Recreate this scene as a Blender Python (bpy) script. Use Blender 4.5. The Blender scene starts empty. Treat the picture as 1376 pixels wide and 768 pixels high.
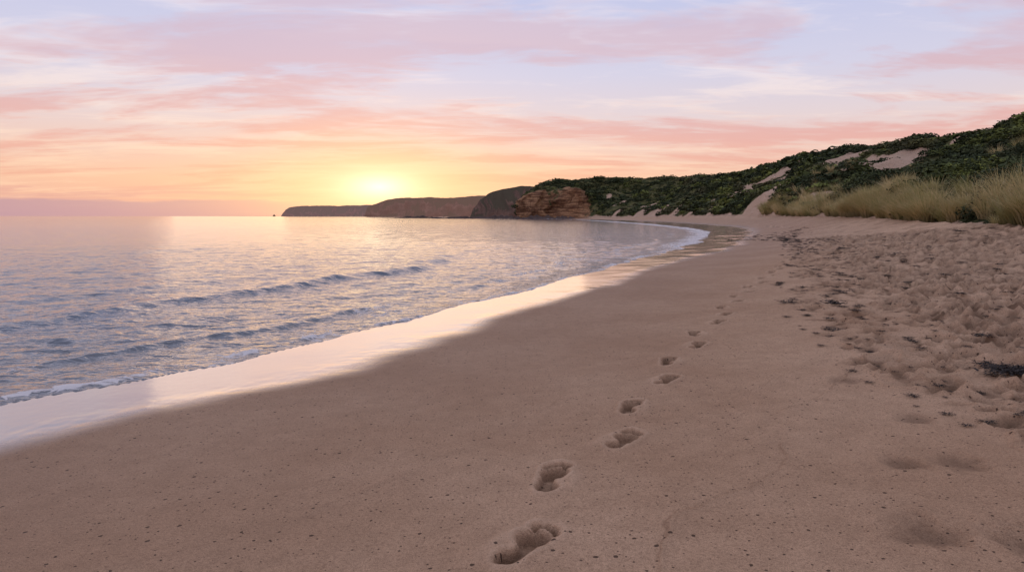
import bpy, math, numpy as np
from mathutils import Vector
rng=np.random.default_rng(7)
F=np.float32
# ---------------------------------------------------------------- helpers
def sm(a,b,x):
    t=np.clip((x-a)/(b-a),0,1); return t*t*(3-2*t)
_perm=np.random.default_rng(3).permutation(256); _perm=np.concatenate([_perm,_perm,_perm])
_g=np.random.default_rng(5).uniform(0,2*np.pi,256); _gx=np.cos(_g).astype(F); _gy=np.sin(_g).astype(F)
def pn(x,y,seed=0):
    x=np.asarray(x,dtype=np.float64)+seed*17.31; y=np.asarray(y,dtype=np.float64)+seed*9.77
    xi=np.floor(x).astype(np.int64); yi=np.floor(y).astype(np.int64)
    xf=(x-xi).astype(F); yf=(y-yi).astype(F)
    u=xf*xf*xf*(xf*(xf*6-15)+10); v=yf*yf*yf*(yf*(yf*6-15)+10)
    xi&=255; yi&=255
    def g(a,b,dx,dy):
        h=_perm[_perm[a]+b]; return _gx[h]*dx+_gy[h]*dy
    n00=g(xi,yi,xf,yf); n10=g(xi+1,yi,xf-1,yf); n01=g(xi,yi+1,xf,yf-1); n11=g(xi+1,yi+1,xf-1,yf-1)
    return ((n00*(1-u)+n10*u)*(1-v)+(n01*(1-u)+n11*u)*v)*1.5
def fbm(x,y,o=4,seed=0):
    r=0;a=1
    for k in range(o):
        r=r+a*pn(x*2**k,y*2**k,seed+k*3); a*=.5
    return r
def catmull(P,n):
    P=np.array(P,float); Q=np.vstack([2*P[0]-P[1],P,2*P[-1]-P[-2]]); out=[]
    for i in range(1,len(Q)-2):
        p0,p1,p2,p3=Q[i-1:i+3]
        for k in range(n):
            t=k/n
            out.append(.5*((2*p1)+(-p0+p2)*t+(2*p0-5*p1+4*p2-p3)*t*t+(-p0+3*p1-3*p2+p3)*t**3))
    out.append(P[-1]); return np.array(out)
def polydist(X,Y,L,vals=None):
    """signed distance, positive on the right hand side of the line"""
    best=np.full(X.shape,1e12,dtype=F); sgn=np.ones(X.shape,dtype=F); val=np.zeros(X.shape,dtype=F)
    for i in range(len(L)-1):
        ax,ay=L[i][:2]; bx,by=L[i+1][:2]; dx,dy=bx-ax,by-ay; l2=dx*dx+dy*dy
        px=X-F(ax); py=Y-F(ay)
        t=np.clip((px*F(dx)+py*F(dy))/F(l2),0,1)
        ex=px-t*F(dx); ey=py-t*F(dy); d=ex*ex+ey*ey
        m=d<best
        c=F(dx)*py-F(dy)*px
        best=np.where(m,d,best); sgn=np.where(m,np.where(c<0,1,-1),sgn)
        if vals is not None: val=np.where(m,vals[i]+t*(vals[i+1]-vals[i]),val)
    return (np.sqrt(best)*sgn).astype(F), val.astype(F)
def build_mesh(name,V,faces,mat,attrs=None,smooth=True):
    me=bpy.data.meshes.new(name)
    V=np.ascontiguousarray(V,dtype=F).reshape(-1,3); faces=np.ascontiguousarray(faces,dtype=np.int32)
    n=len(faces)
    me.vertices.add(len(V)); me.vertices.foreach_set("co",V.ravel())
    me.loops.add(n*4); me.loops.foreach_set("vertex_index",faces.ravel())
    me.polygons.add(n); me.polygons.foreach_set("loop_start",np.arange(0,n*4,4,dtype=np.int32))
    me.update(calc_edges=True)
    me.polygons.foreach_set("use_smooth",np.full(n,smooth,dtype=bool))
    if attrs:
        for k,a in attrs.items():
            at=me.attributes.new(k,'FLOAT','POINT'); at.data.foreach_set('value',np.ascontiguousarray(a,dtype=F).ravel())
    me.materials.append(mat); me.update()
    ob=bpy.data.objects.new(name,me); bpy.context.scene.collection.objects.link(ob); return ob
def gridfaces(R,C):
    i=np.arange(R-1)[:,None]*C+np.arange(C-1)[None,:]
    return np.stack([i,i+1,i+C+1,i+C],-1).reshape(-1,4)
class NT:
    def __init__(s,tree): s.t=tree; s.n=tree.nodes; s.l=tree.links
    def new(s,ty,**k):
        n=s.n.new(ty)
        for a,b in k.items(): setattr(n,a,b)
        return n
    def put(s,sock,v):
        if isinstance(v,bpy.types.NodeSocket): s.l.new(v,sock)
        elif v is not None:
            if isinstance(v,(tuple,list)) and len(v)==3 and sock.type=='RGBA': v=(*v,1)
            sock.default_value=v
    def math(s,op,a,b=None,c=None,clamp=False):
        n=s.new('ShaderNodeMath',operation=op,use_clamp=clamp)
        s.put(n.inputs[0],a)
        if b is not None: s.put(n.inputs[1],b)
        if c is not None: s.put(n.inputs[2],c)
        return n.outputs[0]
    def vmath(s,op,a,b=None):
        n=s.new('ShaderNodeVectorMath',operation=op); s.put(n.inputs[0],a)
        if b is not None: s.put(n.inputs[1],b)
        return n.outputs[0]
    def mix(s,f,a,b,bt='MIX'):
        n=s.new('ShaderNodeMix',data_type='RGBA',blend_type=bt); n.clamp_factor=True
        s.put(n.inputs[0],f); s.put(n.inputs[6],a); s.put(n.inputs[7],b); return n.outputs[2]
    def noise(s,vec,scale,detail=3,rough=.5,dist=0):
        n=s.new('ShaderNodeTexNoise'); s.put(n.inputs['Vector'],vec); n.inputs['Scale'].default_value=scale
        n.inputs['Detail'].default_value=detail; n.inputs['Roughness'].default_value=rough; n.inputs['Distortion'].default_value=dist
        return n.outputs[0]
    def ss(s,v,a,b,o0=0,o1=1):
        n=s.new('ShaderNodeMapRange',interpolation_type='SMOOTHSTEP'); s.put(n.inputs[0],v)
        n.inputs[1].default_value=a; n.inputs[2].default_value=b; n.inputs[3].default_value=o0; n.inputs[4].default_value=o1
        return n.outputs[0]
    def attr(s,name):
        n=s.new('ShaderNodeAttribute',attribute_name=name); return n.outputs['Fac']
    def bump(s,h,strength,dist,nrm=None):
        n=s.new('ShaderNodeBump'); s.put(n.inputs['Height'],h); s.put(n.inputs['Strength'],strength)
        n.inputs['Distance'].default_value=dist
        if nrm is not None: s.put(n.inputs['Normal'],nrm)
        return n.outputs[0]
    def scalev(s,v,sc):
        return s.vmath('MULTIPLY',v,sc)
def newmat(name):
    m=bpy.data.materials.new(name); m.use_nodes=True; t=NT(m.node_tree)
    b=m.node_tree.nodes['Principled BSDF']; return m,t,b
# ---------------------------------------------------------------- coast lines (metres, camera stands at the origin)
shore=[(-14,-30),(-10.5,-12),(-7.6,0),(-5.5,4.3),(-4.55,6.07),(-3.82,7.18),(-3.02,8.2),(-2.09,10.2),(-1.2,12.5),(.2,15.3),(1.95,19.5),(4.59,26),(8.4,34.6),(13.65,48.7),(18.9,65),(23.8,86.6),(27.7,120),(30.6,173),(31.7,260),(27,346),(6.4,487),(-20,620),(-60,760),(-250,1500),(-800,2700),(-2500,5000)]
shoreL=catmull(shore,4)
pairs=[((10,-40,1.2),(60,-60,12)),((11,-10,1.2),(55,-10,12)),((12.5,5,1.2),(56,30,12)),((13.8,12,1.2),(60,60,12.6)),
((15,20,1.24),(67.5,90,13.8)),((17.5,28,1.26),(74,112,14.4)),((21.5,40,1.37),(76,128,15.4)),((27,60,1.5),(80,150,16.4)),
((34,85,1.5),(88,190,18.8)),((41,110,1.5),(98,235,21.4)),((53.4,180,1.5),(106,260,22.4)),((60,260,1.1),(115.7,340,23.0)),
((54,350,.5),(110,400,24.5)),((44,400,.3),(84.8,480,27.8)),((24,420,-.3),(50,500,28.0)),((8,430,-.5),(24,470,24)),
((2.4,438,-.5),(11.8,452,15.5)),((1,446,-.5),(4,452,4)),((6,480,-.5),(30,500,18))]
NP=len(pairs); SUB=40
toe=catmull([p[0] for p in pairs],SUB); ridge=catmull([p[1] for p in pairs],SUB)
toeC=toe[::8]
churnL=catmull([(2.6,-10),(3.0,0),(3.5,4.6),(3.8,7.3),(5.3,12),(8.6,20),(15.5,37),(27,62),(38,110),(50,180)],4)
def Wd(d): return np.interp(d,[0,20,35,50,66,91,183,400],[1.35,1.45,2.6,3,3.7,4.7,7.6,9]).astype(F)
# ---------------------------------------------------------------- polar sheets
def polar(seg,fine,lim=.9,ncoarse=36):
    r=[.02]
    for r1,g in seg:
        while r[-1]<r1: r.append(max(r[-1]*g,r[-1]+.004))
    r=np.array(r)
    tf=np.arange(-lim,lim,fine); tc=np.linspace(lim,math.pi,ncoarse)
    th=np.concatenate([-tc[::-1],tf[1:],tc])
    Rr,T=np.meshgrid(r,th,indexing='ij')
    return r,th,(Rr*np.sin(T)).astype(F),(Rr*np.cos(T)).astype(F)
# ---- sand
r,th,X,Y=polar([(1.9,1.06),(4.6,1.0022),(14,1.003),(60,1.0075),(400,1.025),(6000,1.08)],.0022,lim=.82)
D=np.hypot(X,Y)
s,_=polydist(X,Y,shoreL)
edge=.22*pn(X*.35,Y*.35,1)+.1*pn(X*1.1,Y*1.1,2)
W=Wd(D)
s=s+edge*np.clip(W/1.4,1,3)
dt,tz=polydist(X,Y,toeC,toeC[:,2])
dtp=np.clip(-dt,0,None)
t=np.where(s>0,s/(s+dtp+1e-3),0)
gt=t*t+.15*t*(1-t)
Z=np.where(s<0,-.2+np.maximum(s,-60)*.05,-.2+(np.maximum(tz,-.1)+.2)*gt).astype(F)
Z=np.where((dt>0)&(s>0),np.maximum(tz-.1,-.3),Z)
cd,_=polydist(X,Y,churnL)
cn=cd+.8*pn(X*.5,Y*.5,9)
churn=sm(-.4,1.6,cn)*sm(0,1,s)
near=sm(300,60,D)
land=sm(.6,1.6,s/(W/1.4))
Z=Z+near*land*(.013*fbm(X*.55,Y*.55,2,4)+.006*fbm(X*2.5,Y*2.5,3,5))
Z=Z+.0016*sm(30,8,D)*fbm(X*9,Y*5,2,14)*land
cz=churn*near
Z=Z+cz*(.045*fbm(X*.7,Y*.7,3,6)+.024*fbm(X*2.3,Y*2.3,3,7)*sm(80,20,D)+.022*fbm(X*7,Y*7,3,8)*sm(30,8,D))
dark=(.40*churn*sm(.05,.6,fbm(X*1.1,Y*1.1,4,16))).astype(F)
def patch(x,y,R):
    rr=math.hypot(x,y); a=math.atan2(x,y); da=R/max(rr,.3)
    i0,i1=np.searchsorted(r,[rr-R,rr+R]); j0,j1=np.searchsorted(th,[a-da,a+da])
    return slice(i0,i1),slice(j0,j1)
pathp=catmull([(-.8,1.35),(-.45,2.1),(.02,3.16),(.36,3.95),(1.2,5.95),(2.27,8.4),(4.4,13.1),(6.4,16.8),(10,24),(14.4,33),(20.5,48),(26,70)],30)
seg=np.r_[0,np.cumsum(np.hypot(*np.diff(pathp,axis=0).T))]
def along(l):
    x=np.interp(l,seg,pathp[:,0]); y=np.interp(l,seg,pathp[:,1])
    x2=np.interp(l+.05,seg,pathp[:,0]); y2=np.interp(l+.05,seg,pathp[:,1])
    return x,y,math.atan2(x2-x,y2-y)
lite=np.zeros_like(Z)
def footprint(x,y,ang,side,depth=.034,L=.30,soft=1.,full=False):
    A=patch(x,y,.6)
    dx=X[A]-x; dy=Y[A]-y
    ang=ang+side*.14
    v=dx*math.sin(ang)+dy*math.cos(ang); u=(dx*math.cos(ang)-dy*math.sin(ang))*side
    k=L/.29; u=u/k; v=v/k
    wob=.003*pn(X[A]*20,Y[A]*20,11)
    def ell(cu,cv,ru,rv): 
        return (np.sqrt(((u-cu)/ru)**2+((v-cv)/rv)**2)-1)*min(ru,rv)
    parts=[ell(.0,.046,.053,.055),ell(.003,-.095,.038,.045),ell(.018,-.02,.027,.075)]
    toes=[(-.036,.124,.0165,.022),(-.010,.137,.0115,.017),(.013,.131,.0105,.015),(.033,.119,.0095,.014),(.049,.101,.009,.012)]
    sd=parts[0]
    for p in parts[1:]:
        h=np.clip(.5+.5*(sd-p)/.016,0,1); sd=sd*(1-h)+p*h-.016*h*(1-h)
    for q in toes: sd=np.minimum(sd,ell(*q))
    sd=sd+wob
    w=.0048*soft
    pit=sm(w,-w*1.5,sd)
    heel=.66+.44*np.exp(-((v+.1)/.05)**2)+.40*np.exp(-((v-.08)/.05)**2)
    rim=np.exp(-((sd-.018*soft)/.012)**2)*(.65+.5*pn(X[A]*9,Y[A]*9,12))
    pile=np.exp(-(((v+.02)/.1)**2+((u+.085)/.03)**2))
    grain=.006*fbm(X[A]*26,Y[A]*26,3,13)
    Z[A]+=(-depth*heel*pit+.019*rim+.018*pile*(1-pit)+grain*(pit+.8*rim)).astype(F)
    dk=pit*(1. if full else (.62+.4*np.exp(-(sd/.012)**2)))*(.85+.4*pn(X[A]*8,Y[A]*8,15))  # print shade, strongest at the walls, put into the colour along with pressed damp sand
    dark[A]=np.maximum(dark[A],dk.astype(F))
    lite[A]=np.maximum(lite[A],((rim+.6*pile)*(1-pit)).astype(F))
l=.42; side=-1
base=[]
while l<seg[-1]-1:
    x,y,a=along(l); off=.085*side
    base.append((x+math.cos(a)*off,y-math.sin(a)*off,a,side)); l+=.86+rng.uniform(-.05,.05); side=-side
fixed=[(.06,3.16,.46,1),(.235,3.97,.42,-1),(.757,4.66,.45,1),(.956,5.48,.42,-1),(1.43,6.34,.42,1),(1.65,7.2,.4,-1),(2.17,8.0,.42,1),(2.365,8.82,.4,-1),(2.915,9.69,.42,1)]
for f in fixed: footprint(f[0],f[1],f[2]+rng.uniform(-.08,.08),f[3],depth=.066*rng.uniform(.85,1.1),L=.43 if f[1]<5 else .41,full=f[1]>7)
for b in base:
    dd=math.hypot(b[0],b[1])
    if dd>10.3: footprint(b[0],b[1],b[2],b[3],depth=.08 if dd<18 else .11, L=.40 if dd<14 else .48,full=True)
for x,y,R,dp in [(1.87,3.1,.12,.026),(2.55,3.89,.11,.022),(2.27,3.95,.09,.018),(2.8,4.75,.10,.02),(2.25,2.93,.12,.04),(3.3,4.4,.12,.025),(3.4,5.4,.10,.025),(2.9,5.9,.1,.016),(3.0,3.7,.10,.03),(2.75,3.3,.08,.02)]:
    A=patch(x,y,R*2.5); q=np.hypot(X[A]-x,(Y[A]-y)*.8)/R; q=np.maximum(q+.45*fbm(X[A]*7,Y[A]*7,3,3),0)
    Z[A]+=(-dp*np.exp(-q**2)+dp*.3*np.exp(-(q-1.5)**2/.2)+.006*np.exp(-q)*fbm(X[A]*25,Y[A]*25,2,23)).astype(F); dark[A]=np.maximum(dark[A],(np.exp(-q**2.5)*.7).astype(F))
cnt=0
while cnt<6200:
    y=4+56*rng.random()**1.6; x=rng.uniform(2.5,30)
    if x/y>1.15: continue
    c=np.interp(y,churnL[:,1],churnL[:,0]); w=np.interp(y,toeC[:20,1],toeC[:20,0])
    if x<c-.3 or x>w+.5: continue
    if x<c+1.0 and rng.random()<.7: continue
    cnt+=1
    big=rng.random()<.3
    R=rng.uniform(.045,.075) if not big else rng.uniform(.08,.12); R*=1+max(0,y-14)/40
    dp=R*rng.uniform(.25,.7); a=rng.uniform(0,math.pi); e=rng.uniform(1.2,2.4)
    A=patch(x,y,R*3.4); dx=X[A]-x; dy=Y[A]-y
    u=dx*math.cos(a)-dy*math.sin(a); v=(dx*math.sin(a)+dy*math.cos(a))/e
    q=np.maximum(np.hypot(u,v)/R+.35*pn(X[A]*9,Y[A]*9,21),0)
    Z[A]+=(-dp*np.exp(-q**4.0*.9)+dp*.45*np.exp(-(q-1.4)**2/.08)).astype(F)
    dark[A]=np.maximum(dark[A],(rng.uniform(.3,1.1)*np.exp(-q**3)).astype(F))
for ln,am in [([(.62,2.5),(.66,2.9),(.79,3.34),(1.05,3.54),(1.31,3.74),(1.6,4.04),(1.75,4.4)],.011),([(1.7,5.5),(2.1,5.85),(2.45,6.2),(2.8,6.5),(3.26,6.93)],.012),([(2.06,5.15),(2.44,5.43),(2.98,6.06),(3.3,6.5)],.010),([(3.9,10.5),(4.6,10),(5.3,9.4)],.014),
   ([(-1.9,3.0),(-1.2,3.5),(-.5,4.4),(.2,5.4),(.8,6.9)],.006)]:
    L=catmull(ln,4); m=(D<14)&(D>1.5)
    xx=X[m]+.04*fbm(X[m]*3,Y[m]*3,4,31); yy=Y[m]+.04*fbm(X[m]*3,Y[m]*3,4,34)
    q,_=polydist(xx,yy,L)
    br=np.clip(.85+.8*pn(X[m]*2,Y[m]*2,33),.0,1.3)
    Z[m]+=(am*np.exp(-(q/.012)**2)*br+am*.5*sm(-.012,.012,q)*np.exp(-np.abs(q)/.25)).astype(F)
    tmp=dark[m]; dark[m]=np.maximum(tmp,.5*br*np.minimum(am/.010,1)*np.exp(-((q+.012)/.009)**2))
wet=sm(W*1.25,W*.8,s)
damp=sm(W*4.5,W*.9,s)
def ground_z(x,y):
    rr=math.hypot(x,y); a=math.atan2(x,y)
    i=min(np.searchsorted(r,rr),len(r)-1); j=min(np.searchsorted(th,a),len(th)-1); return float(Z[i,j])
m_sand,t_,b=newmat("beach_sand")
pos=t_.new('ShaderNodeNewGeometry').outputs['Position']
wetA=t_.attr('wet'); dampA=t_.attr('damp'); churnA=t_.attr('churn'); darkA=t_.attr('hollow_shade_damp'); liteA=t_.attr('crumb')
n1=t_.noise(pos,.45,3,.6); n2=t_.noise(pos,6,3,.6); n3=t_.noise(pos,200,1,.6); n4=t_.noise(pos,60,2,.7)
col=t_.mix(t_.ss(n1,.3,.7),(.61,.39,.25),(.74,.50,.335))
col=t_.mix(t_.math('MULTIPLY',churnA,.85),col,(.82,.57,.39))
col=t_.mix(t_.ss(n2,.25,.75,.20,0),col,(.2,.12,.07))
col=t_.mix(t_.ss(n4,.3,.55,.38,0),col,(.25,.155,.10))
col=t_.mix(t_.ss(n3,.3,.65,.42,0),col,(.14,.085,.055))
col=t_.mix(t_.math('MULTIPLY',dampA,.42),col,(.28,.165,.11))
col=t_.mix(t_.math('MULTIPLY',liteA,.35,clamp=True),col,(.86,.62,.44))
col=t_.mix(t_.math('MULTIPLY',darkA,.74,clamp=True),col,(.12,.072,.046))  # darkens by mask: painted footprint shade as well as damp old prints
def specks(scale,th0,dens):
    v=t_.new('ShaderNodeTexVoronoi'); v.voronoi_dimensions='2D'; t_.put(v.inputs['Vector'],pos); v.inputs['Scale'].default_value=scale
    sp=t_.new('ShaderNodeSeparateColor'); t_.put(sp.inputs[0],v.outputs['Color'])
    d=t_.math('ADD',v.outputs['Distance'],t_.math('MULTIPLY',t_.math('SUBTRACT',n4,.5),.12))
    a=t_.math('LESS_THAN',d,t_.math('MULTIPLY',sp.outputs[1],th0)); bb=t_.math('LESS_THAN',sp.outputs[0],dens)
    return t_.math('MULTIPLY',a,bb)
spk=t_.math('MAXIMUM',specks(11,.13,.26),specks(40,.26,.11))
spk=t_.math('MULTIPLY',spk,t_.math('SUBTRACT',1,wetA,clamp=True))
col=t_.mix(t_.math('MULTIPLY',spk,.85),col,(.06,.04,.03))
col=t_.mix(t_.math('MULTIPLY',wetA,.8),col,(.20,.12,.08))
t_.put(b.inputs['Base Color'],col)
wr=t_.math('SUBTRACT',1,wetA,clamp=True)
t_.put(b.inputs['Roughness'],t_.math('MULTIPLY_ADD',wr,.6,t_.math('MULTIPLY_ADD',t_.math('SUBTRACT',1,dampA),.2,.12)))
b.inputs['IOR'].default_value=1.4; t_.put(b.inputs['Specular IOR Level'],t_.math('MULTIPLY_ADD',dampA,.25,.08))
t_.put(b.inputs['Coat Weight'],t_.math('POWER',wetA,1.5)); b.inputs['Coat Roughness'].default_value=.10; b.inputs['Coat IOR'].default_value=1.85
hh=t_.math('ADD',t_.math('MULTIPLY',n3,.8),t_.math('ADD',t_.math('MULTIPLY',n4,1.1),t_.math('MULTIPLY',spk,-1.2)))
hh=t_.math('MULTIPLY',hh,t_.math('MULTIPLY_ADD',wr,.97,.03))
t_.put(b.inputs['Normal'],t_.bump(hh,1.0,.010))
t_.put(b.inputs['Coat Normal'],t_.bump(t_.noise(pos,7,2,.5),.12,.012))
build_mesh("sand_beach",np.stack([X,Y,Z],-1),gridfaces(*X.shape),m_sand,dict(wet=wet,damp=damp,churn=churn,hollow_shade_damp=dark,crumb=lite))
# ---------------------------------------------------------------- water
wr_,wth,WX,WY=polar([(4,1.08),(45,1.0048),(300,1.015),(25000,1.08)],.0032,lim=.86)
WD=np.hypot(WX,WY)
ws,_=polydist(WX,WY,shoreL)
Ww=Wd(WD)
edge=.22*pn(WX*.35,WY*.35,1)+.1*pn(WX*1.1,WY*1.1,2)
ws=ws+edge*np.clip(Ww/1.4,1,3)
Zw=np.full(WX.shape,-.2,dtype=F)
k1=Ww/1.4
wob=.45*pn(WX*.22,WY*.22,41)+.15*pn(WX*.8,WY*.8,42)
def crest(s0,w,amp,seed,fr=.15):
    q=(ws-(s0+wob)*k1)/(w*k1)
    a=amp*np.clip(.7+.9*pn(WX*fr,WY*fr,seed),0,1.4)
    prof=np.where(q>0,np.exp(-(q/.45)**2),np.exp(-(q/1.4)**2))
    return a*prof,q
c1,q1=crest(-5.2,.55,.145,43,.04); c1=c1*sm(40,20,WD)
c2,q2=crest(-3.1,.38,.030,44,.5)
c3,_=crest(-8.0,.6,.025,45,.25); c4,_=crest(-12,.8,.03,46,.15)
c6,q6=crest(-1.5,.24,.036,48,.4)
lipn=np.clip(.55+.9*pn(WX*1.3,WY*1.3,50)+.5*pn(WX*5,WY*5,57),0,1.5)
lip,ql=crest(-.16,.15,.028,49,.6); lip=lip*lipn
fd=sm(160,30,WD)
Zw+=c1+(c2+c3+c4+c6)*fd
chop=(.022*fbm(WX*.6,WY*1.0,2,51)+.017*fbm(WX*1.9,WY*2.8,3,52)*sm(60,20,WD))*sm(-.2,-1.6,ws)
Zw+=chop*fd
Zw+=.009*fbm(WX*4.5,WY*6,3,53)*sm(25,8,WD)*sm(-.1,-.8,ws)
Zw+=np.where(ws<.02,np.maximum(lip,0)*np.minimum(k1,2.0),0)
Zw=np.where(ws>0,-.2+.010*np.exp(-(ws/.03)**2)-.4*ws,Zw)
foam=np.clip(np.exp(-((ql-.1)/.9)**2)*(.40+.5*lipn),0,.9)
foam=np.maximum(foam,.55*np.exp(-((q1-.25)/.35)**2)*sm(30,18,WD)*sm(.08,.15,c1))
foam=np.maximum(foam,.58*np.exp(-((q6-.1)/1.1)**2)*np.clip(pn(WX*.5,WY*.5,55)*2+.5,0,1))
farf=sm(22,45,WD)*sm(-1.3*k1,-.3*k1,ws)
foam=np.maximum(foam,.76*farf)
foam=np.maximum(foam,.55*sm(-3.2,-.3,ws)*np.clip(.4+pn(WX*.7,WY*.7,56)*1.5,0,1))
shallow=sm(-6,-.1,ws)
calm=np.interp(WD,[8,40,150,600],[1,.75,.42,.28])
m_w,t_,b=newmat("sea_water")
pos=t_.new('ShaderNodeNewGeometry').outputs['Position']
sh=t_.attr('shallow'); fo=t_.attr('foam'); rp=t_.attr('ripple')
col=t_.mix(sh,(.07,.10,.15),(.12,.135,.16))
lace=t_.new('ShaderNodeTexVoronoi',feature='DISTANCE_TO_EDGE'); 
nz=t_.new('ShaderNodeTexNoise'); t_.put(nz.inputs['Vector'],pos); nz.inputs['Scale'].default_value=2.5; nz.inputs['Detail'].default_value=2
wp=t_.vmath('ADD',pos,t_.vmath('MULTIPLY',nz.outputs['Color'],(.5,.5,.0)))
t_.put(lace.inputs['Vector'],wp); lace.inputs['Scale'].default_value=4.5
lc=t_.ss(lace.outputs['Distance'],.0,.16,1,0)
nf=t_.noise(pos,14,3,.7)
fm=t_.math('ADD',t_.math('MULTIPLY',lc,.35),t_.math('MULTIPLY',nf,.75))
ff=t_.ss(t_.math('ADD',fm,fo),1.02,1.32)
ff=t_.math('MULTIPLY',ff,.85)
col=t_.mix(ff,col,(.80,.78,.80))
t_.put(b.inputs['Base Color'],col)
t_.put(b.inputs['Roughness'],t_.math('MULTIPLY_ADD',ff,.6,.08)); b.inputs['IOR'].default_value=1.5
h1=t_.noise(t_.scalev(pos,(.8,1.5,1)),.55,3,.55,.6); h2=t_.noise(t_.scalev(pos,(1,1.7,1)),2.6,3,.6,.5); h3=t_.noise(pos,13,2,.5)
n=t_.bump(h1,t_.math('MULTIPLY',rp,.45),.22); n=t_.bump(h2,t_.math('MULTIPLY',rp,.7),.085,n); n=t_.bump(h3,t_.math('MULTIPLY',rp,.5),.014,n); n=t_.bump(ff,.5,.012,n)
t_.put(b.inputs['Normal'],n)
build_mesh("sea_water",np.stack([WX,WY,Zw],-1),gridfaces(*WX.shape),m_w,dict(shallow=shallow,foam=foam,ripple=calm))
# ---------------------------------------------------------------- coastal hill (lofted from dune toe to ridge)
VR=150; vv=np.linspace(-.01,1.35,VR)
U=len(toe); ui=np.linspace(0,NP-1,U)
T=toe[None]; Rg=ridge[None]; v=vv[:,None,None]
base=T+(Rg-T)*v
hx=base[...,0].astype(F); hy=base[...,1].astype(F); v2=vv[:,None]
cw=sm(12.3,13.6,ui)[None,:]
v1=np.clip(v2,0,1)
fd_=.85*v1+.15*sm(.0,.12,v1); fd_=fd_*.80+.20*sm(.35,1,v1)
vc=np.clip(v1*(1+.8*fbm(hx*.06,hy*.0+3,3,68)),0,1)
fc=.60*sm(0,.16,vc)+.22*v1+.18*sm(.15,.75,v1)
f=fd_*(1-cw)+fc*cw
hgt=ridge[:,2]-toe[:,2]
hz=toe[:,2][None]+hgt[None]*f
hill=np.sin(np.pi*np.clip(v2,0,1))**.7
gul=np.abs(fbm(hx*.022,hy*.022,3,61))
hz=hz+hill*(-.30*hgt[None]*gul+1.9*fbm(hx*.06,hy*.06,4,62)+.06*hgt[None])
hz=hz+sm(.6,1,v2)*(1.1*fbm(hx*.04,hy*.04,3,66))
hz=hz+sm(0,.04,v2)*.45*fbm(hx*.25,hy*.25,3,63)
hz=np.where(v2<0,hz-.5,hz)-sm(1,1.35,v2)*2
cl=cw*sm(.0,.05,v2)*sm(.5,.15,v2)
rel=fbm(hx*.09,hz*.05,4,64)
hy=hy-cl*rel*9; hx=hx+cl*3*fbm(hx*.07,hz*.15,3,65)
sand=np.zeros_like(hz)
wn=.5*fbm(hx*.07,hy*.07,4,71)
for cx,cy,rx,ry in [(58,122,9,26),(66,135,7,20),(41,104,5,13),(50,140,5,18),(34,66,4,6),(66,190,6,20),(24,46,2.5,3),(50,92,4,8),(78,215,8,22),(60,235,4,30),(46,75,2,5)]:
    q=np.hypot((hx-cx)/rx,(hy-cy)/ry)+wn*1.9
    sand=np.maximum(sand,sm(1.08,.80,q))
sand=np.maximum(sand,sm(.04,.015,v2+.03*wn)*(1-cw))
sand=np.maximum(sand,sm(.40,.54,fbm(hx*.05,hy*.05,3,72)-v2*.7+.10)*(1-cw))
rock=cw*sm(.30,.15,v2+.15*fbm(hx*.07,hy*.02,3,73)+.14*sm(32,52,hx))
rock=np.maximum(rock,.9*sm(.36,.5,fbm(hx*.03,hy*.03,3,74))*sm(.4,.1,v2)*sm(9,12,ui)[None,:])
m_h,t_,b=newmat("hill_ground")
pos=t_.new('ShaderNodeNewGeometry').outputs['Position']
nA=t_.noise(pos,.25,4,.65); nB=t_.noise(pos,1.6,3,.6); nS=t_.noise(t_.scalev(pos,(.10,.10,.8)),1,4,.6)
green=t_.mix(t_.ss(nA,.35,.65),(.05,.062,.026),(.15,.14,.06))
sandc=t_.mix(nA,(.46,.32,.22),(.64,.47,.36))
rk=t_.mix(t_.ss(nS,.38,.62),(.17,.085,.05),(.47,.27,.145)); rk=t_.mix(t_.ss(nB,.3,.6,.65,0),rk,(.09,.052,.035))
col=t_.mix(t_.ss(t_.math('ADD',t_.attr('rock'),t_.math('MULTIPLY',t_.math('SUBTRACT',nA,.5),1.8)),.4,.62),green,rk)
col=t_.mix(t_.ss(t_.math('ADD',t_.attr('sand'),t_.math('MULTIPLY',t_.math('SUBTRACT',nB,.5),1.1)),.35,.6),col,sandc)
t_.put(b.inputs['Base Color'],col); b.inputs['Roughness'].default_value=.95; b.inputs['Specular IOR Level'].default_value=.1
t_.put(b.inputs['Normal'],t_.bump(t_.math('ADD',nB,nS),.9,.8))
HP=np.stack([hx,hy,hz],-1)
fc_=gridfaces(*hx.shape)
fc_=fc_ if np.cross(HP[0,100]-HP[0,99],HP[5,99]-HP[0,99])[2]>0 else fc_[:,::-1]
build_mesh("coastal_hill",HP,fc_,m_h,dict(sand=sand,rock=rock))
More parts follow.
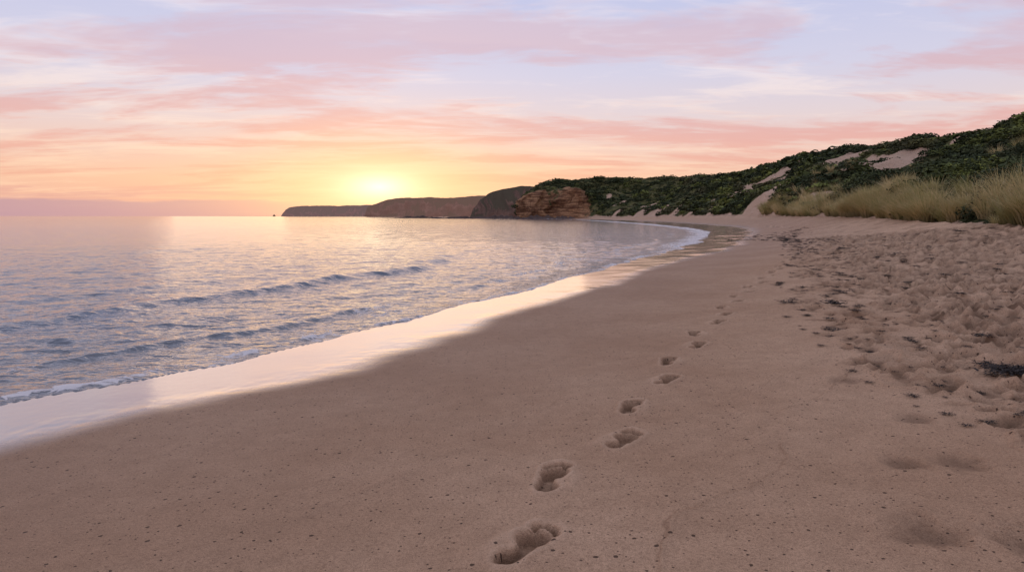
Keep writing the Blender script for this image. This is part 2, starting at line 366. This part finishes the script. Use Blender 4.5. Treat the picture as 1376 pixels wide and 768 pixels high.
# ---------------------------------------------------------------- distant headlands
def headland_mat(haze,hc):
    m,t_,b=newmat("headland_rock_haze")
    g=t_.new('ShaderNodeNewGeometry'); pos=g.outputs['Position']
    ns=t_.noise(t_.scalev(pos,(.03,.03,.12)),1,5,.65); nb=t_.noise(pos,.05,5,.65)
    rk=t_.mix(t_.ss(ns,.35,.65),(.10,.062,.052),(.20,.125,.10))
    rk=t_.mix(t_.ss(nb,.35,.6,.7,0),rk,(.06,.042,.036))
    gr=t_.mix(nb,(.03,.036,.026),(.06,.06,.038))
    sep=t_.new('ShaderNodeSeparateXYZ'); t_.put(sep.inputs[0],g.outputs['Normal'])
    col=t_.mix(t_.ss(t_.math('ADD',sep.outputs[2],t_.math('MULTIPLY',t_.math('SUBTRACT',nb,.5),.9)),.42,.68),rk,gr)
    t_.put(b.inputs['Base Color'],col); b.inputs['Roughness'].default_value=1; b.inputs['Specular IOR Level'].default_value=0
    t_.put(b.inputs['Emission Color'],hc); b.inputs['Emission Strength'].default_value=haze  # distance haze painted on as a faint glow of the rock itself
    t_.put(b.inputs['Normal'],t_.bump(t_.math('ADD',ns,nb),.8,5))
    return m
def headland(name,pts,back,haze,hc,seed):
    P=catmull(pts,60); n=len(P)
    offs=np.array([-1,0,1.5,3,5,7,9,11,14,18,26,40,70,120,200,300])*back/300.*1.0
    fr=np.array([-.15,0,.12,.28,.42,.55,.66,.76,.86,.92,.96,.98,.99,1.,1.,.9])
    xs=P[:,0][None]+np.zeros((len(offs),1)); ys=P[:,1][None]+offs[:,None]
    zz=P[:,2][None]*fr[:,None]
    sc=P[:,2].max()
    zz=zz*(1+.08*fbm(xs/sc*.7,ys/sc*.7,4,seed)*sm(.3,1,fr)[:,None])-.3
    ys=ys-fbm(xs/sc*1.3,zz/sc*.8,5,seed+3)*sc*.45*sm(0,.1,fr)[:,None]*sm(1.02,.9,fr)[:,None]
    xs=xs+fbm(zz/sc*2,ys/sc*.6,3,seed+4)*sc*.08
    build_mesh(name,np.stack([xs,ys,zz],-1),gridfaces(len(offs),n),headland_mat(haze,hc))
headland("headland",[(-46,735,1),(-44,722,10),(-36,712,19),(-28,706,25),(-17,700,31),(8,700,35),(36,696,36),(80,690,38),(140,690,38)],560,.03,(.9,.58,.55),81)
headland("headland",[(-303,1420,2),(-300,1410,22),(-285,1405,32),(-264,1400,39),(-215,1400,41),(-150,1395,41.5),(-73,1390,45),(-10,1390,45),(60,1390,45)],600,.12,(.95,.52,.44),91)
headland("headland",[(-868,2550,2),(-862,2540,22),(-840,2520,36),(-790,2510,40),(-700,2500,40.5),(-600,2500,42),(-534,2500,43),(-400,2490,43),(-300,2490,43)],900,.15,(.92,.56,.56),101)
# ---------------------------------------------------------------- tiled vegetation
def tile(name,TV,TF,pos,scale,rot,tint,mat,vt=None):
    N=len(pos); c,s_=np.cos(rot),np.sin(rot)
    V=TV[None]*scale[:,None,:]
    x=V[...,0]*c[:,None]-V[...,1]*s_[:,None]; y=V[...,0]*s_[:,None]+V[...,1]*c[:,None]
    V=np.stack([x,y,V[...,2]],-1)+pos[:,None,:]
    Fc=TF[None]+(np.arange(N)*len(TV))[:,None,None]
    return V.reshape(-1,3),Fc.reshape(-1,4),np.repeat(tint,len(TV)),(np.tile(vt,N) if vt is not None else None)
def join(parts):
    V=[];Fc=[];A=[];B=[];o=0
    for v,f,a,b in parts: V.append(v);Fc.append(f+o);A.append(a);B.append(b);o+=len(v)
    return np.concatenate(V),np.concatenate(Fc),np.concatenate(A),np.concatenate(B)
def bush(n,size,seed):
    g=np.random.default_rng(seed)
    lob=g.normal(size=(7,3)); lob[:,2]=np.abs(lob[:,2]); lob/=np.linalg.norm(lob,axis=1)[:,None]
    V=[];Fc=[];H=[]
    for k in range(n):
        d=g.normal(size=3); d[2]=abs(d[2])*1.0-.1; d/=np.linalg.norm(d)
        rad=.72+.38*max(0,(lob@d).max()-.6)/.4*g.uniform(.7,1.1); rad*=g.uniform(.8,1.05)
        c=d*rad*np.array([1,1,.8])
        nn=d+g.normal(size=3)*.55; nn/=np.linalg.norm(nn)
        a=np.cross(nn,g.normal(size=3)); a/=np.linalg.norm(a); b_=np.cross(nn,a)
        sz=size*g.uniform(.6,1.3); 
        q=[c-a*sz-b_*sz*.2,c-b_*sz*.6+a*sz*.1,c+a*sz+b_*sz*.1,c+b_*sz*.6]
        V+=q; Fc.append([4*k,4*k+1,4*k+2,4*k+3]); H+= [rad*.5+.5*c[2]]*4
    return np.array(V),np.array(Fc),np.array(H)
def hill_sample(n,wfun):
    Pq=HP; e1=Pq[1:,:-1]-Pq[:-1,:-1]; e2=Pq[:-1,1:]-Pq[:-1,:-1]
    ar=np.linalg.norm(np.cross(e1,e2),axis=-1)
    w=ar*wfun(Pq[:-1,:-1],sand[:-1,:-1],rock[:-1,:-1],vv[:-1,None]+0*ar)
    idx=rng.choice(w.size,n,p=(w/w.sum()).ravel()); i,j=np.unravel_index(idx,w.shape)
    a=rng.random(n)[:,None]; b_=rng.random(n)[:,None]
    return Pq[i,j]+(Pq[i+1,j]-Pq[i,j])*a+(Pq[i,j+1]-Pq[i,j])*b_, vv[i]
def clump(P): return np.clip(.35+1.5*sm(-.3,.3,fbm(P[...,0]*.09,P[...,1]*.09,3,77)),0,2)
def wn_(P,sd,rk,v): 
    d=np.hypot(P[...,0],P[...,1]); return (sd<.4)*(rk<.45)*(d<190)*(P[...,1]>5)*(v>.03)*clump(P)*(1+2.5*sm(.25,.04,v))
def wf_(P,sd,rk,v):
    d=np.hypot(P[...,0],P[...,1]); return (sd<.35)*(rk<.35)*(d>=175)*(v>.03)*clump(P)
pts,pv=hill_sample(8600,wn_); 
dp_=np.hypot(pts[:,0],pts[:,1])
big=rng.random(len(pts))<.12
sc=np.where(big,rng.uniform(1.3,1.9,len(pts)),rng.uniform(.45,1.1,len(pts)))*np.interp(dp_,[20,60,150],[.7,1.0,1.4])*np.clip(.55+pv*3,.5,1)
ptf,pvf=hill_sample(7200,wf_); scf=np.where(rng.random(len(ptf))<.15,rng.uniform(2.2,3.6,len(ptf)),rng.uniform(.9,2.2,len(ptf)))
m_b,t_,b=newmat("scrub_foliage")
pos=t_.new('ShaderNodeNewGeometry').outputs['Position']
ti=t_.attr('tint'); ht=t_.attr('hgt')
p1=t_.ss(t_.noise(pos,.07,2,.6),.47,.60); p2=t_.ss(t_.noise(t_.vmath('ADD',pos,(50,9,0)),.05,2,.6),.54,.64)
c1_=t_.mix(ti,(.040,.060,.028),(.10,.125,.052)); c2_=t_.mix(ti,(.10,.135,.04),(.29,.33,.08)); c3_=t_.mix(ti,(.12,.11,.06),(.24,.20,.10))
tw=t_.ss(ti,.3,.7,.2,1.0)
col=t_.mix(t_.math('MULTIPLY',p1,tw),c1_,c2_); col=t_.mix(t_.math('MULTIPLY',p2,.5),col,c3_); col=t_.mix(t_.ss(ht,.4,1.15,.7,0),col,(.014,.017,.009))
t_.put(b.inputs['Base Color'],col); b.inputs['Roughness'].default_value=.8; b.inputs['Specular IOR Level'].default_value=.12
parts=[]
kk=np.arange(len(pts))%4; nr=dp_<85
for k in range(4):
    for flag,cnt_,sz_ in ((True,330,.095),(False,150,.15)):
        TV,TF,TH=bush(cnt_,sz_,200+k); sel=(kk==k)&(nr==flag)
        S=np.stack([sc[sel],sc[sel],sc[sel]*rng.uniform(.5,.85,sel.sum())],-1)
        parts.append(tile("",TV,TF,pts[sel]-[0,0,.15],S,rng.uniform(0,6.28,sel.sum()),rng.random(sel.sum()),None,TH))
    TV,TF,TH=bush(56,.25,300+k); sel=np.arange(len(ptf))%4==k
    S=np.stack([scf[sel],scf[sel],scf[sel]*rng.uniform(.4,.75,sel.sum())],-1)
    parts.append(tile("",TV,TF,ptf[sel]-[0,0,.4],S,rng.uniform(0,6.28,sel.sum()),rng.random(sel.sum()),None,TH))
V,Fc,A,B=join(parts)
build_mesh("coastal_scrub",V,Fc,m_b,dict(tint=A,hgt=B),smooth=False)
def tuft(n,seed):
    g=np.random.default_rng(seed); V=[];Fc=[];H=[]
    for k in range(n):
        a=g.uniform(0,6.28); rr=.24*math.sqrt(g.random()); ro=np.array([math.cos(a)*rr,math.sin(a)*rr,-.05])
        a2=a+g.normal()*.5; out=np.array([math.cos(a2),math.sin(a2),0]); Ln=g.uniform(.55,1.1); bend=g.uniform(.15,.95)
        sd=np.array([-out[1],out[0],0]); w=g.uniform(.010,.018); o=len(V)
        for q in range(4):
            tt=q/3; c=ro+out*Ln*(bend*tt**1.8+.12*tt)+np.array([0,0,Ln*(tt-.40*bend*tt**2.5)])
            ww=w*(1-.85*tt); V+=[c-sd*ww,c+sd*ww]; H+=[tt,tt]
        for q in range(3): Fc.append([o+2*q,o+2*q+1,o+2*q+3,o+2*q+2])
    return np.array(V),np.array(Fc),np.array(H)
def wg_(P,sd,rk,v):
    d=np.hypot(P[...,0],P[...,1]); return (d<125)*(P[...,1]>4)*(v>.0)*np.exp(-(v/.048)**2)*np.where(d<60,3,1.)*np.clip(.08+2*sm(-.1,.25,fbm(P[...,0]*.30,P[...,1]*.30,2,79)),0,2)
NG=1350
pg,gv=hill_sample(NG,wg_)
pg2,gv2=hill_sample(260,lambda P,sd,rk,v:(np.hypot(P[...,0],P[...,1])<125)*(P[...,1]>4)*(v>.05)*(v<.5)*sm(.0,.35,fbm(P[...,0]*.12,P[...,1]*.12,2,83)))
pg=np.concatenate([pg,pg2])
sg=rng.uniform(.6,1.45,len(pg))*np.interp(np.hypot(pg[:,0],pg[:,1]),[15,25,110],[1.0,1.0,1.35]); sg[NG:]*=.7
m_g,t_,b=newmat("marram_blades")
ti=t_.attr('tint'); ht=t_.attr('hgt')
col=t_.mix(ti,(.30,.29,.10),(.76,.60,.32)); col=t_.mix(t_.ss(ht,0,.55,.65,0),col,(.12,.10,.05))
t_.put(b.inputs['Base Color'],col); b.inputs['Roughness'].default_value=.6
tr=t_.new('ShaderNodeBsdfTranslucent'); t_.put(tr.inputs[0],col); mx=t_.new('ShaderNodeMixShader'); mx.inputs[0].default_value=.35
t_.l.new(b.outputs[0],mx.inputs[1]); t_.l.new(tr.outputs[0],mx.inputs[2]); t_.l.new(mx.outputs[0],m_g.node_tree.nodes['Material Output'].inputs[0])
parts=[]
for k in range(4):
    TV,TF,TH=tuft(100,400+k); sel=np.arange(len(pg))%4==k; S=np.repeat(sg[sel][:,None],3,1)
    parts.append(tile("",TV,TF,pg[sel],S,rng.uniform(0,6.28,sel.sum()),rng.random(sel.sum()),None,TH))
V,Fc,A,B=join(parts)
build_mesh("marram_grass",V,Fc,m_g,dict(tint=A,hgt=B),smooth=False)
# ---------------------------------------------------------------- seaweed wrack
def weed(n,seed,spread=.16):
    g=np.random.default_rng(seed); V=[];Fc=[]
    for k in range(n):
        p=np.array([g.normal()*spread,g.normal()*spread*.45,.01+abs(g.normal())*.012]); a=g.uniform(0,6.28); w=g.uniform(.004,.012); o=len(V); m=7
        for q in range(m):
            a+=g.normal()*.6; d=np.array([math.cos(a),math.sin(a),0]); p=p+d*.025; p[2]=max(.004,p[2]+g.normal()*.008)
            sd=np.array([-d[1],d[0],g.normal()*.5]); ww=w*(1-.6*q/m); V+=[p-sd*ww,p+sd*ww]
        for q in range(m-1): Fc.append([o+2*q,o+2*q+1,o+2*q+3,o+2*q+2])
    return np.array(V),np.array(Fc)
m_s,t_,b=newmat("dried_seaweed"); b.inputs['Base Color'].default_value=(.022,.015,.012,1); b.inputs['Roughness'].default_value=.8
V,Fc=weed(200,1,.11); V=V*[1,1,.8]+[4.16,5.62,max(ground_z(4.16+a,5.62+b_) for a in(-.15,0,.15) for b_ in (-.1,0,.1))]
build_mesh("seaweed_clump",V,Fc,m_s,smooth=False)
TV,TF=weed(24,2,.03); P=[];S=[]
while len(P)<950:
    y=4.5+45*rng.random()**1.5; c=np.interp(y,churnL[:,1],churnL[:,0]); w=np.interp(y,toeC[:20,1],toeC[:20,0])
    x=c+(w-c)*rng.random()**1.5-.8*rng.random()
    if x/y>1.1: continue
    P.append((x,y,ground_z(x,y)+.005)); S.append(rng.uniform(.2,.8)*(1 if rng.random()<.88 else 1.8)*(.6 if y<9 else 1.0))
P=np.array(P);S=np.array(S)
V,Fc,_,_=tile("",TV,TF,P,np.stack([S,S,S*.8],-1),rng.uniform(0,6.28,len(P)),np.ones(len(P)),None)
build_mesh("seaweed_wrack",V,Fc,m_s,smooth=False)
# ---------------------------------------------------------------- reef rocks off the headland
m_r,t_,b=newmat("reef_rock"); t_.put(b.inputs['Base Color'],t_.mix(t_.noise(t_.new('ShaderNodeNewGeometry').outputs['Position'],.8,4,.6),(.04,.03,.028),(.13,.085,.07))); b.inputs['Roughness'].default_value=.8
def reef(cx,cy,lx,ly,h,seed):
    n=60; a,b_=np.meshgrid(np.linspace(-1,1,n),np.linspace(-1,1,n))
    q=np.hypot(a,b_); z=h*(sm(1,.3,q)*(.7+1.2*fbm(a*4,b_*4,4,seed)))-.5
    return np.stack([cx+a*lx,cy+b_*ly,z],-1).reshape(-1,3),gridfaces(n,n)
V=[];Fc=[];o=0
for a in [(-28,432,30,6,1.1,1),(-6,428,18,8,1.6,2),(16,408,14,6,1.5,3),(-70,520,26,6,1.3,4),(-885,2540,6,8,5,5),(30,392,10,5,1.2,6)]:
    v,f=reef(*a); V.append(v);Fc.append(f+o);o+=len(v)
build_mesh("reef_rocks",np.concatenate(V),np.concatenate(Fc),m_r)
# ---------------------------------------------------------------- sky and sun
az=math.radians(-11); el=math.radians(2.4)
w=bpy.data.worlds.new("sky"); bpy.context.scene.world=w; w.use_nodes=True
t_=NT(w.node_tree); bg=w.node_tree.nodes['Background']
dirv=t_.new('ShaderNodeTexCoord').outputs['Generated']
dirv=t_.vmath('NORMALIZE',dirv)
sep=t_.new('ShaderNodeSeparateXYZ'); t_.put(sep.inputs[0],dirv); dx,dy,dz=sep.outputs
def ramp(f,stops):
    n=t_.new('ShaderNodeValToRGB'); t_.put(n.inputs[0],f); e=n.color_ramp.elements
    while len(e)<len(stops): e.new(.5)
    for k,(p,c) in enumerate(stops): e[k].position=p; e[k].color=(*c,1)
    return n.outputs[0]
basec=ramp(dz,[(0,(.66,.38,.36)),(.018,(.80,.44,.35)),(.05,(.89,.54,.39)),(.09,(.85,.59,.51)),(.14,(.76,.64,.67)),(.20,(.65,.63,.78)),(.30,(.54,.57,.80)),(.5,(.46,.50,.70)),(1,(.41,.42,.54))])
away=t_.ss(dy,-.6,.95,1,0)
basec=t_.mix(t_.math('MULTIPLY',away,.6),basec,ramp(dz,[(0,(.52,.42,.50)),(.15,(.60,.53,.62)),(.4,(.46,.48,.64)),(1,(.41,.42,.54))]))
den=t_.math('ADD',t_.math('MAXIMUM',dz,0),.075)
cv=t_.new('ShaderNodeCombineXYZ'); t_.put(cv.inputs[0],t_.math('DIVIDE',dx,den)); t_.put(cv.inputs[1],t_.math('DIVIDE',dy,den))
cv=cv.outputs[0]
rot=t_.new('ShaderNodeMapping'); t_.put(rot.inputs[0],cv); rot.inputs['Rotation'].default_value=(0,0,math.radians(-24)); rot.inputs['Scale'].default_value=(.50,1.05,1); cvr=rot.outputs[0]
nA=t_.noise(t_.vmath('ADD',cvr,(.6,.3,0)),.95,5,.62,.5); nB=t_.noise(t_.vmath('ADD',cvr,(13.1,4.7,2)),.9,4,.62,.5); nC=t_.noise(t_.vmath('ADD',cvr,(3.3,21,5)),3.0,4,.68,.6)
mp=t_.ss(t_.math('MULTIPLY_ADD',nC,.28,t_.math('MULTIPLY',nA,.72)),.45,.58)
mw=t_.ss(t_.math('MULTIPLY_ADD',nC,.42,t_.math('MULTIPLY',nB,.58)),.46,.61)
cloudp=ramp(dz,[(0,(.58,.34,.38)),(.05,(.82,.40,.31)),(.10,(.79,.40,.36)),(.16,(.72,.44,.46)),(.22,(.66,.48,.57)),(.32,(.58,.50,.66)),(1,(.43,.40,.48))])
cloudw=ramp(dz,[(0,(.95,.57,.40)),(.06,(.97,.68,.49)),(.12,(.93,.74,.66)),(.2,(.87,.77,.81)),(.3,(.80,.75,.86)),(1,(.6,.58,.66))])
skyc=t_.mix(t_.math('MULTIPLY',mw,.78),basec,cloudw)
skyc=t_.mix(t_.math('MULTIPLY',mp,.82),skyc,cloudp)
bn=t_.noise(t_.scalev(dirv,(6,6,30)),1.5,3,.6)
bank=t_.math('MULTIPLY',t_.ss(t_.math('ADD',dz,t_.math('MULTIPLY',t_.math('SUBTRACT',bn,.5),.020)),.018,.022,1,0),t_.ss(dx,-.36,-.25,1,0))
skyc=t_.mix(t_.math('MULTIPLY',bank,.9),skyc,(.47,.30,.38))
sx,sz=math.sin(az)*math.cos(el),math.sin(el)
front=t_.ss(dy,.2,.7)
def glow(a,bb,zc=sz,p=2.0):
    qx=t_.math('DIVIDE',t_.math('SUBTRACT',dx,sx),a); qz=t_.math('DIVIDE',t_.math('SUBTRACT',dz,zc),bb)
    q=t_.math('ADD',t_.math('MULTIPLY',qx,qx),t_.math('MULTIPLY',qz,qz))
    if p!=2.0: q=t_.math('POWER',q,p/2)
    return t_.math('MULTIPLY',t_.math('EXPONENT',t_.math('MULTIPLY',q,-1)),front)
def addc(base,fac,c): 
    return t_.mix(fac,base,c,'ADD')
skyc=t_.mix(t_.math('MULTIPLY',glow(.32,.07,.03),.45),skyc,(1.0,.60,.34))
skyc=t_.mix(t_.math('MULTIPLY',glow(.125,.048,sz,1.5),.88),skyc,(1.04,.77,.42))
skyc=addc(skyc,t_.math('MULTIPLY',glow(.042,.017,sz,1.3),.85),(.6,.66,.62))
st=t_.new('ShaderNodeTexSky'); st.sky_type='NISHITA'; st.sun_disc=False; st.sun_elevation=el; st.sun_rotation=az
skyc=t_.mix(1,skyc,t_.vmath('MULTIPLY',st.outputs[0],(.010,.010,.010)),'ADD')
below=t_.ss(dz,-.02,0,0,1); skyc=t_.mix(below,(.35,.27,.27),skyc)
t_.put(bg.inputs[0],skyc); bg.inputs[1].default_value=1.0
sun=bpy.data.lights.new("sun","SUN"); sun.energy=.14; sun.angle=math.radians(34); sun.color=(1,.70,.44)
so=bpy.data.objects.new("sun",sun); bpy.context.scene.collection.objects.link(so)
ds=Vector((math.sin(az)*math.cos(math.radians(8)),math.cos(az)*math.cos(math.radians(8)),math.sin(math.radians(8))))
so.rotation_euler=(-ds).to_track_quat('-Z','Y').to_euler(); so.location=ds*50
# ---------------------------------------------------------------- camera
cam=bpy.data.cameras.new("camera"); cam.lens=24; cam.sensor_width=36; cam.shift_y=-.0683; cam.clip_start=.05; cam.clip_end=40000
co=bpy.data.objects.new("camera",cam); co.location=(0,0,1.5); co.rotation_euler=(math.radians(90),0,0)
bpy.context.scene.collection.objects.link(co); bpy.context.scene.camera=co
sc_=bpy.context.scene; sc_.view_settings.view_transform='Standard'; sc_.view_settings.look='None'; sc_.view_settings.exposure=0
